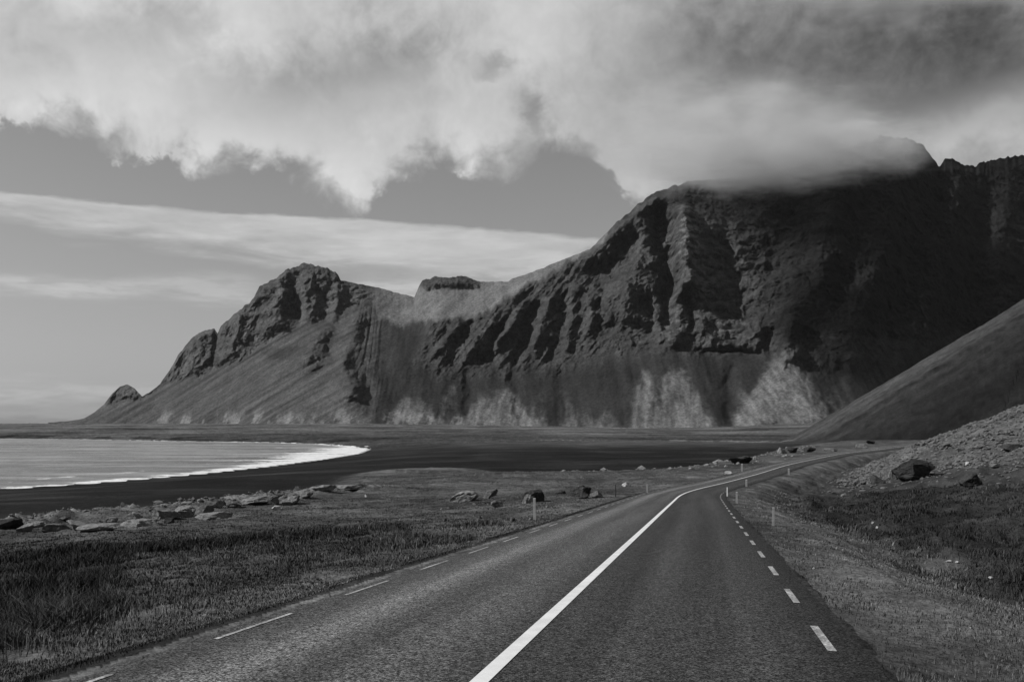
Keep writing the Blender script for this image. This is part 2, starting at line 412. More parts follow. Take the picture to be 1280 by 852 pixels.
def tall_mask(x, y):
    """where the dark tall grass of the left meadow grows"""
    n = fbm(x / 6, y / 9, 0, 4, 101)
    return n
def ground_colour(x, y, m):
    o, s, dB, dS, q, r = m['o'], m['s'], m['dB'], m['dS'], m['q'], m['r']
    n1 = fbm(x / 7, y / 10, 0, 4, 101); n2 = fbm(x / 2.0, y / 2.6, 0, 3, 111); n3 = fbm(x / 40, y / 40, 0, 4, 121)
    n4 = fbm(x / 3.5, y / 9, 0, 4, 161)
    meadow = .070 + .038 * n1 + .016 * n2 + .018 * n3 + .022 * n4
    tall = sm(n1 + .5 * np.exp(-((o + 18) / 7) ** 2) + .35 * np.exp(-((o + 13) / 5) ** 2 - ((y - 13) / 6) ** 2) - .22, 0, .3) * (o < -6) * (1 - sm(y, 38, 58))
    meadow = meadow * (1 - .66 * tall)
    meadow = meadow + .034 * np.exp(-((-o - 5.4 - 2 * n1) / 2.2) ** 2) * (o < 0)
    meadow = meadow + .012 * sm(y, 60, 110) * (o < 0)
    alb = meadow
    # soil just beyond the asphalt on the left, pale crumbled edge
    alb = np.where((o < 0) & (o > -3.37 + .05 * n2), .13 + .06 * n2, alb)
    alb = np.where((o < -3.37 + .05 * n2) & (o > -4.0 + .4 * n2), .026 + .012 * n2, alb)
    lg = np.exp(-((dB - .5) / 4.5) ** 2) * m['near'] * (o < -8) * sm(y, 55, 70) * (1 - sm(y, 128, 140)) * sm(n2 + .6 * n1, -.2, .15)
    alb = alb * (1 - lg) + lg * (.17 + .06 * n2)
    # right verge, ditch and bank
    alb = np.where(o > 0, .058 + .028 * n1 + .022 * n2 + .016 * n4, alb)
    verge = np.exp(-((q - 2.2) / 1.8) ** 2)
    alb = np.where(o > 0, alb * (1 - .5 * sm(q, 4.5, 7) * (1 - .5 * sm(q, 14, 26))) + .04 * verge, alb)
    alb = np.where((o > 0) & (q < .12 + .1 * n2), .03, alb)
    gp = sm(fbm(x / 2.4, y / 4.5, 0, 4, 171), .12, .4) * (o > 0) * sm(q, .4, 1.2) * (1 - sm(q, 5, 9))
    alb = alb + gp * .05
    gm = sm(s, 112, 165) * sm(q, 5, 11) * (o > 0)
    alb = alb * (1 - gm) + gm * (.105 + .03 * n2 + .03 * n1)
    # black sand, wet along the water
    sand = .013 + .006 * n3 + .010 * sm(n3, .1, .8)
    pt = fbm(x / 150, y / 190, 0, 5, 131); pf = fbm(x / 30, y / 45, 0, 4, 132)
    far = sm(y, 400, 600) * (.034 + .034 * pt + .012 * pf) + sm(y, 860, 1150) * (.036 + .045 * pt + .03 * pf) 
    sand = sand + np.maximum(far, -.006)
    sand = sand + .055 * sm(y, 1450, 1850) * sm(fbm(x / 55, y / 160, 0, 4, 134), 0, .4)
    sand = sand + .016 * sm(fbm(x / 90, y / 12, 0, 3, 133), .1, .45) * sm(-dB, 6, 40)
    wb = sm(dB + 3.5 * n2, np.where((y > 140) & (o < 0), -9, -4), 1) * m['near']
    alb = np.where(m['near'], alb * wb + sand * (1 - wb), sand)
    sunny = np.exp(-(((x + 21) / 12) ** 2 + ((y - 218) / 20) ** 4)) * (.6 + .5 * n2 + .4 * n1) * wb * .05  # sunlit patch of the shelf, painted as paler ground
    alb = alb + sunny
    # pale gravel track across the far flat, dark skerries along the far shore
    ty_ = 700 - .62 * (x - 30)
    alb = alb + .12 * np.exp(-((y - ty_) / 9) ** 2) * (x > 20) * (x < 190) * (1 - wb)
    sk = np.exp(-((dS - 25) / 30) ** 2) * (y > 780) * sm(fbm(x / 25, y / 25, 0, 3, 141), -.1, .3)
    alb = alb * (1 - .75 * sk)
    # scree cone with streaks that run down the fall line; lit crest and shaded flank painted in
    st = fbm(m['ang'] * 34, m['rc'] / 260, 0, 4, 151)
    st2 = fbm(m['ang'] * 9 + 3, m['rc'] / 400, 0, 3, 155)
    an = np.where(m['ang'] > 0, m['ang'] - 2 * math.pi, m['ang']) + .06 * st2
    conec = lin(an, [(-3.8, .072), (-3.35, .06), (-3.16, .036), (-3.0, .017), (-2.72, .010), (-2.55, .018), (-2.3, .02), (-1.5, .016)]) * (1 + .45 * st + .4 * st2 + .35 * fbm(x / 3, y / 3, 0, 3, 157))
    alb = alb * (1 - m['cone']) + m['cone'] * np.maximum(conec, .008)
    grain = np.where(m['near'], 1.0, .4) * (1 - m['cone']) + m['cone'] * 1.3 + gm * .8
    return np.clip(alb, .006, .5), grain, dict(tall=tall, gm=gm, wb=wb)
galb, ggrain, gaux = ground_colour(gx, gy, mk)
gv = np.stack([gx, gy, gzv + EYE], 1)
gf = grid_faces(len(RR), nA, wrap=True)
c0 = len(gv)
gv = np.vstack([gv, [[0, 0, float(np.median(gzv[:nA])) + EYE - .2]]])
ring = np.arange(nA)
tri = np.stack([ring, np.full(nA, c0), np.full(nA, c0), (ring + 1) % nA], 1)
fan = np.stack([np.full(nA, c0), (ring + 1) % nA, ring], 1)
# close the small hole under the car with quads made of pairs of fan triangles
qf = np.array([[c0, (i + 2) % nA, (i + 1) % nA, i] for i in range(0, nA - 1, 2)], int)
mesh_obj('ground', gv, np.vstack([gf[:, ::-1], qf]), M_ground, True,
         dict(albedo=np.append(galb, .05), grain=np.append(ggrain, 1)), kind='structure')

# ------------------------------------------------------------------ road and its markings
def strip(name, o0, o1, y0, y1, lift, mat, ncross=2, wear=0.0, parent=None, kind=None, edge=0.0):
    sel = np.where((RY >= y0) & (RY <= y1))[0]
    offs = np.linspace(o0, o1, ncross); V = []; OO = []; SS = []
    for k in sel:
        for q in offs:
            qq = q
            if edge and abs(q) > abs(offs[1]):
                qq = q + edge * float(fbm(RS[k] / .8, q, 0, 3, 9))
            V.append((RX[k] + TY[k] * qq, RY[k] - TX[k] * qq, RZ[k] + EYE + lift - .006 * abs(q) ** 1.5)); OO.append(q); SS.append(RS[k])
    ob = mesh_obj(name, V, grid_faces(len(sel), ncross)[:, ::-1], mat, True,
                  dict(offset=OO, station=SS, wear=np.full(len(V), wear)), parent, kind)
    return ob
road = strip('road', -3.24, 3.2, -55, 344, 0.0, M_asphalt, 21, kind='structure', edge=.09)
strip('centre_line', -.125, .02, -55, 344, .006, M_paint, 3, 0.12, parent=road)
def dash_strip(off, first, w, ln):
    V, Fc = [], []
    s = S0 + first
    while s > RS[0] + 8: s -= 3.62
    while s < S0 + 88:
        s += 3.62; b0 = len(V)
        for k in range(5):
            t = s + ln * k / 4
            x, y, z = np.interp(t, RS, RX), np.interp(t, RS, RY), np.interp(t, RS, RZ)
            tx, ty = np.interp(t, RS, TX), np.interp(t, RS, TY)
            for q in (off - w / 2, off + w / 2):
                V.append((x + ty * q, y - tx * q, z + EYE + .006 - .006 * abs(q) ** 1.5))
        Fc += [(b0 + 2*k, b0 + 2*k + 2, b0 + 2*k + 3, b0 + 2*k + 1)[::-1] for k in range(4)]
    return mesh_obj('edge_line', V, Fc, M_paint, True, dict(wear=np.full(len(V), .95)), road)
dash_strip(-3.05, 9.4, .052, 1.85); dash_strip(2.87, 10.15, .085, 1.6)

# ------------------------------------------------------------------ sea
sx_az = np.radians(np.linspace(-60, 0, 420)); sr = np.exp(np.linspace(math.log(150), math.log(1800), 420))
sX = (sr[:, None] * np.sin(sx_az)[None]).ravel(); sY = (sr[:, None] * np.cos(sx_az)[None]).ravel()
_, ds = nearest(sX, sY, SHD[:, 0], SHD[:, 1]); ins = inside(sX, sY, SHORE)
dsea = np.where(ins, ds, -ds)
wob = fbm(sX / 22, sY / 22, 0, 3, 201)
wid = lin(sY, [(0, 8), (250, 6), (330, 9), (400, 18), (480, 32), (560, 36), (640, 24), (760, 12), (1200, 5)])
wid = wid * np.where((sY > 620) & (sX < -105), .5, 1)
foam = np.exp(-(np.maximum(dsea + wob * 3, 0) / wid) ** 2) * 1.0
for k, (dd, ww, aa) in enumerate(((26, 3.0, .5), (48, 3.0, .42))):
    brk = sm(fbm(sX / 45, sY / 60, 0, 2, 210 + k), .12, .45)
    foam = np.maximum(foam, aa * np.exp(-((dsea + wob * 6 - dd) / ww) ** 2) * brk * (sY < 640))
for cx, cy, rx in ((-180, 830, 50), (-235, 868, 40), (-470, 1022, 40), (-395, 968, 5), (-520, 1045, 30)):
    foam = np.maximum(foam, .9 * np.exp(-((sX - cx) / rx) ** 2 - ((dsea - 3) / 5) ** 2) * (sY > 700))
shal = np.exp(-np.maximum(dsea, 0) / 60)
wv = fbm(sX / 26, sY / 7.5, 0, 3, 221) * .30 + fbm(sX / 70, sY / 24, 0, 2, 225) * .35
sz = .15 + wv * sm(dsea, 4, 50) + .12 * wob * sm(dsea, 5, 60) + .5 * foam * sm(dsea, 1, 8) * .5
keep = dsea > -25
sf = grid_faces(len(sr), len(sx_az))[:, ::-1]
sf = sf[keep[sf].any(1)]
used = np.unique(sf); remap = np.zeros(len(sX), int); remap[used] = np.arange(len(used))
mesh_obj('sea', np.stack([sX, sY, sz], 1)[used], remap[sf], M_sea, True, dict(foam=foam[used]), kind='structure')

# ------------------------------------------------------------------ mountain
NU, NV = 1500, 400
U = np.linspace(60, 1560, NU)
RIDGE = [(60, 528), (85, 526), (105, 523), (118, 515), (130, 505), (140, 492), (150, 483), (159, 480), (168, 485), (178, 496), (190, 488), (200, 480), (208, 468),
         (216, 456), (225, 440), (235, 428), (247, 416), (260, 412), (268, 411), (271, 417), (276, 407), (290, 396), (308, 380), (318, 372), (324, 358),
         (345, 348), (350, 344), (357, 337), (366, 335), (375, 330), (381, 328), (392, 331), (410, 336), (422, 342), (426, 350), (440, 353), (460, 357), (480, 361), (500, 367), (518, 371),
         (523, 359), (528, 350), (545, 346), (560, 347), (575, 345), (590, 347), (596, 352), (615, 352), (635, 352), (640, 348), (660, 342), (700, 326), (720, 318), (738, 311),
         (752, 297), (770, 279), (795, 258), (815, 242), (835, 235), (860, 227), (880, 225), (920, 222), (960, 219), (1000, 205), (1040, 190), (1066, 184), (1078, 174), (1090, 178), (1100, 170),
         (1120, 173), (1132, 172), (1141, 176), (1152, 180), (1160, 190), (1166, 199), (1174, 206), (1183, 199), (1190, 198), (1198, 203), (1211, 209), (1222, 205), (1250, 198), (1280, 194), (1340, 185), (1420, 200), (1500, 230), (1560, 270)]
ridge = lin(U, RIDGE)
rag = fbm(U / 9, 0 * U, 0, 4, 301)
ragw = lin(U, [(60, .3), (190, .5), (230, 3), (420, 3), (430, 1), (520, 1.2), (530, 3), (600, 2), (640, .8), (730, 1.5), (800, 2.2), (1000, 3), (1150, 4), (1300, 4), (1560, 4)])
ridge = ridge + rag * ragw
BASE = [(60, 536), (150, 535), (300, 536), (450, 535), (600, 536), (700, 538), (800, 540), (900, 538), (1000, 533), (1100, 528), (1300, 526), (1560, 526)]
base = np.maximum(spline(U, BASE), ridge + 2)
DB = spline(U, [(60, 2950), (150, 2820), (250, 2600), (350, 2330), (430, 2185), (460, 2165), (500, 2200), (560, 2215), (640, 2165), (720, 2090), (800, 1990), (880, 1930), (960, 1880), (1040, 1880), (1120, 1940), (1250, 2080), (1400, 2200), (1560, 2300)])
C1 = spline(U, [(60, 530), (130, 507), (160, 498), (178, 497), (200, 482), (216, 476), (240, 471), (270, 464), (300, 448), (330, 431), (360, 413), (380, 403), (405, 398), (430, 388), (450, 380), (480, 420), (520, 455), (560, 460), (600, 460),
                (650, 456), (700, 452), (750, 446), (800, 436), (850, 438), (900, 437), (950, 436), (1000, 455), (1060, 450), (1150, 430), (1300, 400), (1560, 380)])
C2 = spline(U, [(60, 510), (150, 483), (216, 456), (300, 386), (345, 346), (385, 328), (420, 344), (450, 368), (480, 402), (520, 404), (560, 404), (600, 398), (640, 372), (690, 345), (730, 322), (770, 290), (815, 250), (870, 236), (950, 230), (1050, 195), (1150, 190), (1300, 205), (1560, 275)])
C2 = np.where(U < 432, ridge, np.maximum(C2, ridge))
T = np.linspace(0, 1, NV)
_kk = np.hanning(83); _kk /= _kk.sum()
smooth_r = np.convolve(np.pad(ridge, 41, mode='edge'), _kk, 'valid')
PY = base[None] + (np.minimum(smooth_r, base - 1) - base)[None] * T[:, None]
PY = PY + (ridge - PY[-1])[None] * (T ** 9)[:, None]
wobc = fbm(U[None] / 16, PY / 40, 0, 4, 305) * 15
cl = sm(C1[None] + wobc - PY, -24, 20) * sm(PY + wobc * .6 - C2[None], -9, 5)
knob = sm(U, 520, 525) * (1 - sm(U, 594, 602)) * 1.0
cl = np.where(U[None] > 760, sm(C1[None] + wobc - PY, -14, 14), cl)
cl = cl * sm(U[None] + .25 * (PY - 420) + wobc * 1.2, 512, 552)
lf = (1 - sm(U, 440, 470))[None]
cl = cl * (1 - lf) + lf * sm(C1[None] + wobc * .35 - PY, -4, 5) 
cl = np.maximum(cl, knob[None] * sm(360 + wobc * .3 - PY, -3, 4))
up = sm(C2[None] - PY - wobc * .6, -3, 8) * (U[None] < 780) * (1 - cl)
P = (HY - PY) / F
slope = .66 + .04 * np.sin(U[None] / 40)
slope = slope - .28 * np.exp(-T[:, None] * 14)
slope = slope * (1 - cl) + cl * lin(U, [(60, 1.5), (400, 1.9), (500, 1.3), (700, 1.25), (850, 1.3), (1000, 1.15), (1560, 1.1)])[None]
slope = slope * (1 - up) + up * .60
slope = np.maximum(slope, P + .22)
lg = np.zeros((NV, NU))
dp = np.diff(P, axis=0); mid = .5 * (slope[1:] + slope[:-1]) - .5 * (P[1:] + P[:-1])
lg[1:] = np.cumsum(dp / mid, axis=0)
Y = DB[None] * np.exp(lg)
# smooth depth sideways so neighbouring columns agree
def blur_u(a, w):
    k = np.hanning(2 * w + 3)[1:-1]; k /= k.sum()
    p = np.pad(a, ((0, 0), (w, w)), mode='edge')
    return np.apply_along_axis(lambda r: np.convolve(r, k, 'valid'), 1, p)
Y = np.exp(blur_u(np.log(Y), 20))
KX = ((U - 640) / F)[None]
Xw = KX * Y; Zw = P * Y
# ribs (+) and gullies (-) sculpted as soft strokes: (points in photo px), width px, metres towards the viewer
def stroke(pts, w, amp):
    best = np.full(PY.shape, 1e9)
    for (x1, y1), (x2, y2) in zip(pts[:-1], pts[1:]):
        dx, dy = x2 - x1, y2 - y1; L = dx * dx + dy * dy
        t = np.clip(((U[None] + WX - x1) * dx + (PY + WY - y1) * dy) / L, 0, 1)
        best = np.minimum(best, np.hypot(U[None] + WX - x1 - t * dx, PY + WY - y1 - t * dy))
    return .9 * amp * np.exp(-(best / w) ** 2)
WX = fbm(U[None] / 26, PY / 26, 0, 4, 311) * 7; WY = fbm(U[None] / 30, PY / 30, 0, 3, 312) * 8
disp = np.zeros((NV, NU))
for pts, w, amp in [
    # left mountain: hanging buttresses and the nose of the spur
    ([(352, 350), (347, 405)], 9, 26), ([(366, 352), (372, 392)], 10, -24), ([(385, 352), (383, 400)], 7, 26), ([(410, 352), (405, 395)], 9, -16), ([(425, 358), (418, 400)], 6, 18),
    ([(300, 395), (292, 440)], 8, 24), ([(322, 385), (316, 432)], 8, -12), ([(270, 415), (268, 455)], 4, -24), ([(247, 425), (240, 462)], 9, 22), ([(283, 408), (278, 450)], 6, 16),
    ([(400, 418), (384, 446)], 13, 48), ([(412, 432), (418, 452)], 8, -16), ([(372, 442), (390, 456)], 7, 16),
    ([(430, 460), (436, 492)], 15, 46), ([(452, 478), (462, 500)], 10, -22), ([(468, 420), (490, 500)], 24, -34),
    ([(445, 400), (428, 452)], 11, 26),
    # knob on the saddle
    ([(532, 356), (592, 352)], 8, 22), ([(600, 356), (560, 396)], 6, -6),
    # slanting cliff band under the grassy shoulder
    ([(575, 402), (545, 440)], 6, 20), ([(590, 404), (560, 452)], 5, -22), ([(612, 400), (582, 450)], 6, 24), ([(628, 398), (602, 454)], 6, -30), ([(650, 385), (622, 440)], 6, 26),
    ([(668, 382), (645, 446)], 7, -32), ([(690, 372), (668, 440)], 6, 28), ([(708, 372), (690, 446)], 6, -26), ([(722, 360), (705, 430)], 6, 26), ([(640, 372), (660, 356)], 5, 12),
    # main face: sky ridge, great gully, lit pillar, lower knobs
    ([(742, 318), (800, 268), (822, 246)], 12, 34), ([(752, 340), (790, 300)], 18, -64), ([(802, 286), (795, 335)], 8, 34), ([(822, 262), (832, 320), (836, 400)], 11, -92),
    ([(853, 275), (857, 310), (858, 365)], 13, 96), ([(880, 300), (885, 365)], 20, 40), ([(868, 368), (905, 372)], 7, -22), ([(900, 320), (930, 400)], 20, -28),
    ([(786, 358), (780, 395)], 14, 52), ([(765, 372), (758, 400)], 9, 34), ([(742, 368), (738, 410)], 9, 30), ([(752, 380), (750, 412)], 4, -26), ([(812, 375), (815, 415)], 7, -30),
    ([(845, 378), (842, 425)], 12, 50), ([(880, 405), (945, 418)], 14, 42), ([(862, 385), (866, 425)], 5, -18), ([(870, 438), (950, 438)], 4, -26), ([(962, 420), (968, 440)], 8, -30), ([(990, 405), (985, 440)], 13, 46),
    # cloud-side face: big spurs running to the summit
    ([(1060, 215), (1030, 330), (990, 400)], 22, 60), ([(1000, 240), (965, 330)], 22, -50), ([(1130, 200), (1100, 320), (1060, 430)], 26, 62), ([(1085, 240), (1050, 380)], 20, -56),
    ([(1210, 215), (1180, 340), (1130, 450)], 26, 66), ([(1165, 230), (1130, 380)], 20, -56), ([(1270, 210), (1250, 340)], 24, 50), ([(1235, 230), (1210, 400)], 22, -54),
    ([(1040, 190), (1062, 240)], 8, 24),
    # fans of scree between gully mouths
    ([(560, 470), (545, 525)], 15, 10), ([(610, 470), (625, 525)], 17, 14), ([(660, 475), (672, 525)], 14, 10), ([(585, 470), (585, 520)], 7, -12), ([(640, 470), (650, 520)], 7, -12), ([(700, 470), (705, 520)], 8, -12), ([(760, 460), (765, 520)], 10, -12),
    ([(835, 455), (800, 525)], 20, 16), ([(870, 450), (885, 525)], 16, 12), ([(985, 445), (955, 525)], 20, 22), ([(985, 445), (1010, 520)], 18, 16), ([(915, 460), (912, 525)], 10, -18), ([(1045, 470), (1050, 520)], 14, -16)]:
    disp += stroke(pts, w, amp * (.5 if pts[0][0] > 1045 else 1))
# crags on cliffs, gullies down the scree, strata
arc = Xw
lfm = (1 - sm(U, 440, 480))[None]
gul = ridged((arc - lfm * 1.6 * Zw) / 55 + .25 * fbm(arc / 80, Zw / 80, 0, 3, 321), Zw / 420, Y / 600, 4, 322) - .7
crag = ridged(arc / 80 + .3 * fbm(arc / 60, Zw / 60, 0, 2, 330), Zw / 88, Y / 110, 5, 331, .55) - .75
crag2 = fbm(arc / 19, Zw / 22, Y / 24, 4, 335, .6)
diag = ridged((arc - .75 * Zw) / 46, (arc + Zw) / 260, 0, 4, 341) - .7
wd = sm(U, 500, 560) * (1 - sm(U, 720, 800))
strata = fbm(Zw / 17 + .4 * fbm(arc / 120, Zw / 60, 0, 2, 351), arc / 300, 0, 3, 352)
rough_up = sm(U[None] + 0 * PY, 720, 800)
disp += cl * (13 * crag * (1 - .6 * wd) + 4.2 * crag2 + 11 * diag * wd + 2.2 * strata)
disp += (1 - cl) * (1 - up) * (3.2 * gul + 1.2 * crag2) + up * (1.6 * diag + 1.2 * crag2) * (1 - rough_up) 
fade = sm(1 - T, 0, .05)[:, None] * sm(T, 0, .03)[:, None] * sm((base - ridge)[None], 12, 45)
fade = np.maximum(fade, .12 * sm(T, 0, .03)[:, None])
disp *= fade
Y2 = Y - disp; Xw = KX * Y2
jit = cl * fade * 3.0 * fbm(arc / 11, Zw / 11, Y / 11, 3, 361)
Zw = Zw + jit
V = np.stack([Xw, Y2, Zw + EYE], -1)
# back side falling away behind the ridge
back = []
for k in range(1, 14):
    d = 40.0 * k * (1 + .08 * k)
    yb = Y2[-1] + d; zb = np.maximum(V[-1, :, 2] - d * .62 + 8 * fbm(U / 20, np.full(NU, k * .7), 0, 3, 371) * min(1, k / 3), -5)
    back.append(np.stack([KX[0] * Y2[-1] + d * .15, yb, zb], -1))
V = np.concatenate([V, np.array(back)], 0)
# colour of the rock and scree
LX = U[None] + WX; LY = PY + WY
def blob(cx, cy, rx, ry): return np.exp(-((LX - cx) / rx) ** 2 - ((LY - cy) / ry) ** 2)
n1 = fbm(arc / 45, Zw / 70, 0, 5, 381); n2 = fbm(arc / 20, Zw / 75, 0, 5, 385); n3 = fbm(arc / 14, Zw / 14, Y / 14, 4, 389)
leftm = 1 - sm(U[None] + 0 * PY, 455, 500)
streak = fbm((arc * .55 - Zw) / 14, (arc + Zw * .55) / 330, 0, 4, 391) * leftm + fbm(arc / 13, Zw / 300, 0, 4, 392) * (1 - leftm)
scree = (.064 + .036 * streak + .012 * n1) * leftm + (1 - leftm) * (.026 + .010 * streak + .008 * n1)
rockc = (.056 + .020 * n3 + .014 * n1 + .012 * strata) * (1 + .45 * leftm)  # left cliffs painted paler to stand in for haze
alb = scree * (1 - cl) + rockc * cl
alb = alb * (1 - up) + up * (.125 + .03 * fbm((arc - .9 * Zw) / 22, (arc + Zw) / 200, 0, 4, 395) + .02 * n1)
# pale rhyolite fans at the foot
def tri(px, top, bot, half):          # a fan of scree: apex at the gully mouth, widening to its foot
    t = np.clip((LY - top) / (bot - top), 0, 1.2)
    return sm(half * t ** .8 + 2 - np.abs(LX - px), -12, 9) * sm(LY, top - 6, top + 26)
fan = .8 * tri(515, 488, 530, 36) + .7 * tri(560, 468, 530, 14) + .9 * tri(622, 474, 530, 42) + .6 * tri(662, 500, 530, 22) + .55 * tri(676, 466, 530, 5) + .55 * tri(706, 470, 530, 7) + \
      .6 * tri(726, 500, 530, 14) + .6 * tri(758, 500, 530, 14) + .9 * tri(806, 452, 530, 20) + .95 * tri(846, 446, 530, 34) + .7 * tri(875, 480, 530, 22) + \
      1.1 * tri(980, 432, 530, 58) + .5 * tri(1045, 470, 520, 20) + .4 * tri(930, 470, 530, 20)
fan = np.clip(fan, 0, 1.1) * sm(fan + .35 * n2 + .2 * n1 + .2 * n3, .15, .95) * (1 - cl)
alb = alb + fan * .8 * np.maximum(.10 + .05 * fbm(arc / 9, Zw / 12, 0, 2, 398) + .055 * fbm((arc + .3 * Zw * np.sign(LX - 900)) / 11, Zw / 90, 0, 3, 397) + .03 * n1, .01)
alb = alb + .11 * (blob(862, 300, 14, 34) + .6 * blob(880, 355, 22, 22) + .6 * blob(845, 400, 14, 20) + .5 * blob(905, 415, 34, 14)) * sm(n3, -.4, .5)  # sunlight on the bulge and knobs painted into the rock colour
foot = sm(PY + 8 * n1, 512, 526) * sm(n1 + .9 * n2 + .3 * n3, -.1, .35) * sm(U[None], 150, 230) * (1 - sm(U[None], 560, 600)) * sm(base[None] - ridge[None], 30, 60)
alb = alb + foot * .08
# burnt dark scree between the fans; cloud shadow painted into the right face
dk = sm(U[None], 500, 560) * (1 - cl) * (1 - up) * sm(PY, 440, 470) * (1 - np.clip(fan, 0, 1))
alb = alb * (1 - .15 * dk)
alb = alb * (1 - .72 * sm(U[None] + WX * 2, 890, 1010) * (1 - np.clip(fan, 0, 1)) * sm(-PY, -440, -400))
patch = blob(352, 440, 50, 9) * leftm * (1 - cl)
alb = alb * (1 - .35 * sm(patch + .3 * n3, .3, .7))
alb = np.clip(alb, .007, .42)
backalb = np.repeat(alb[-1:], 13, 0)
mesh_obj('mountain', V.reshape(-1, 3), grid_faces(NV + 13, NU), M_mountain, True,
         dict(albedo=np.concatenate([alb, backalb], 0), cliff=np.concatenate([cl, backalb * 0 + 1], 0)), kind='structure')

# ------------------------------------------------------------------ rocks
def ico(sub):
    bm = bmesh.new(); bmesh.ops.create_icosphere(bm, subdivisions=sub, radius=1.0)
    v = np.array([q.co[:] for q in bm.verts]); f = np.array([[q.index for q in p.verts] for p in bm.faces]); bm.free()
    return v, f
ICO = {k: ico(k) for k in (3, 4, 5)}
def rock_shape(seed, sub=4, cuts=12, lo=.5, hi=.9, rough=.07, flat=False):
    rs = np.random.RandomState(seed); v, f = ICO[sub]; v = v.copy()
    for k in range(cuts):
        nn = rs.normal(size=3); nn /= np.linalg.norm(nn)
        if flat: nn[2] = abs(nn[2]) * .6
        d = rs.uniform(lo, hi); e = v @ nn - d
        v -= np.maximum(e, 0)[:, None] * nn
    if flat:
        e = v[:, 2] - .45; v[:, 2] -= np.maximum(e, 0) * .85
    nz = fbm(v[:, 0] * 2.2 + seed, v[:, 1] * 2.2, v[:, 2] * 2.2, 4, seed % 97, .55)
    cr = ridged(v[:, 0] * 1.6 + seed, v[:, 1] * 1.6, v[:, 2] * 2.4, 4, seed % 89, .6) - .8
    v = v * (1 + rough * nz + rough * .7 * cr)[:, None]
    return v, f
def rock(name, label, cat, px, py, w, h, mat, seed, flat=False, tilt=0.0, sub=4, group=None, depth=1.0, cuts=12, sink=.22, rough=.07, lo=.45):
    """rock standing on the ground where the photo shows its foot: w x h photo pixels in view"""
    x, y, z, dd = hit(px, py)
    sx, sz = .5 * w / F * dd * 1.12, h / F * dd / (1 - sink) * .62
    v, f = rock_shape(seed, sub, cuts, lo=lo, rough=rough, flat=flat)
    v = v / np.array([np.abs(v[:, 0]).max(), np.abs(v[:, 1]).max(), 1])
    zmin, zmax = v[:, 2].min(), v[:, 2].max(); H = h / F * dd / (1 - sink)
    v = v * [sx, sx * depth, 1]; v[:, 2] = (v[:, 2] - zmin) / (zmax - zmin) * H - H * sink
    c, s_ = math.cos(tilt), math.sin(tilt)
    v[:, [0, 2]] = np.stack([v[:, 0] * c - v[:, 2] * s_, v[:, 0] * s_ + v[:, 2] * c], 1)
    ob = mesh_obj(name, v, f, mat, False)
    ob.location = (x, y + sx * depth * .5, gz(x, y + sx * depth * .4) * .5 + (z - EYE) * .5 + EYE)
    return tag(ob, label, cat, group)
GB = 'rocks along the edge of the grass above the beach'
for (lab, px, py, w, h, mt, kw) in [
    ('dark rounded boulder at the left frame edge, first of the row above the beach', 6, 661, 30, 17, M_rockdark, dict()),
    ('pale craggy rock right beside the dark boulder at the left frame edge', 29, 664, 20, 15, M_rock, dict()),
    ('small pale flat slab between the craggy rock and the long dark ledge', 44, 658, 18, 9, M_rock, dict(flat=True)),
    ('long low dark ledge with a thin pale top, left end of the rock row', 66, 663, 34, 11, M_rockmid, dict(flat=True, depth=.6)),
    ('grey wedge of rock with dark right side above the broad pale slab', 97, 661, 28, 13, M_rock, dict(tilt=-.1)),
    ('broad pale flat slab lying in the grass below the rounded boulder', 118, 663, 46, 9, M_rock, dict(flat=True)),
    ('small pale rock cap showing over the slab before the beach', 137, 652, 15, 7, M_rock, dict(flat=True)),
    ('rounded pale boulder with dark shaded right half standing against black sand', 161, 648, 27, 11, M_rock, dict()),
    ('wide pale low outcrop reaching down into the grass left of the big cracked outcrop', 172, 657, 46, 9, M_rock, dict(flat=True)),
    ('big cracked pale outcrop with dark cleft near the middle of the row', 203, 648, 40, 17, M_rock, dict()),
    ('small dark stone at the foot of the big cracked outcrop', 210, 653, 12, 7, M_rockdark, dict(sub=3)),
    ('blocky pale rock with upright face right of the big cracked outcrop', 231, 645, 28, 18, M_rock, dict()),
    ('square dark sided block next to the blocky pale rock', 254, 642, 24, 15, M_rockmid, dict()),
    ('long low pale slab lying in front of the square dark sided block', 261, 648, 42, 9, M_rock, dict(flat=True, tilt=.08)),
    ('pale rounded rock with a bright left face above the long low slab', 273, 634, 17, 11, M_rock, dict()),
    ('grey jagged rock with two dark notches on the beach edge', 292, 633, 26, 11, M_rockmid, dict()),
    ('grey ridge shaped rock left of the tall leaning outcrop', 318, 630, 31, 12, M_rock, dict(tilt=.12)),
    ('tall leaning outcrop with pale back and black cleft, largest toward the right end', 351, 630, 38, 17, M_rock, dict(tilt=.15)),
    ('slanting smooth pale rock just right of the tall leaning outcrop', 375, 622, 27, 11, M_rock, dict(tilt=.22, flat=True)),
    ('dark topped pointed rock crowning the right end of the row', 402, 613, 31, 9, M_rock, dict(tilt=.12)),
    ('thin pale flat slab ending the row at its far right', 431, 611, 32, 5, M_rock, dict(flat=True)),
    ('small pale stone lying in grass in front of the tall leaning outcrop', 344, 636, 13, 5, M_rockpale, dict(sub=3)),
    ('tiny pale stone alone on the grass beyond the thin end slab', 458, 620, 6, 4, M_rockpale, dict(sub=3))]:
    rock('coast_rock', lab, 'rock', px, py + 1, w * 1.08, h * .76 + 1, mt, 1000 + px, group=GB, **dict(dict(rough=.085, cuts=11, lo=.32, depth=.8), **kw))
GM = 'rocks in the meadow beside the left lane'
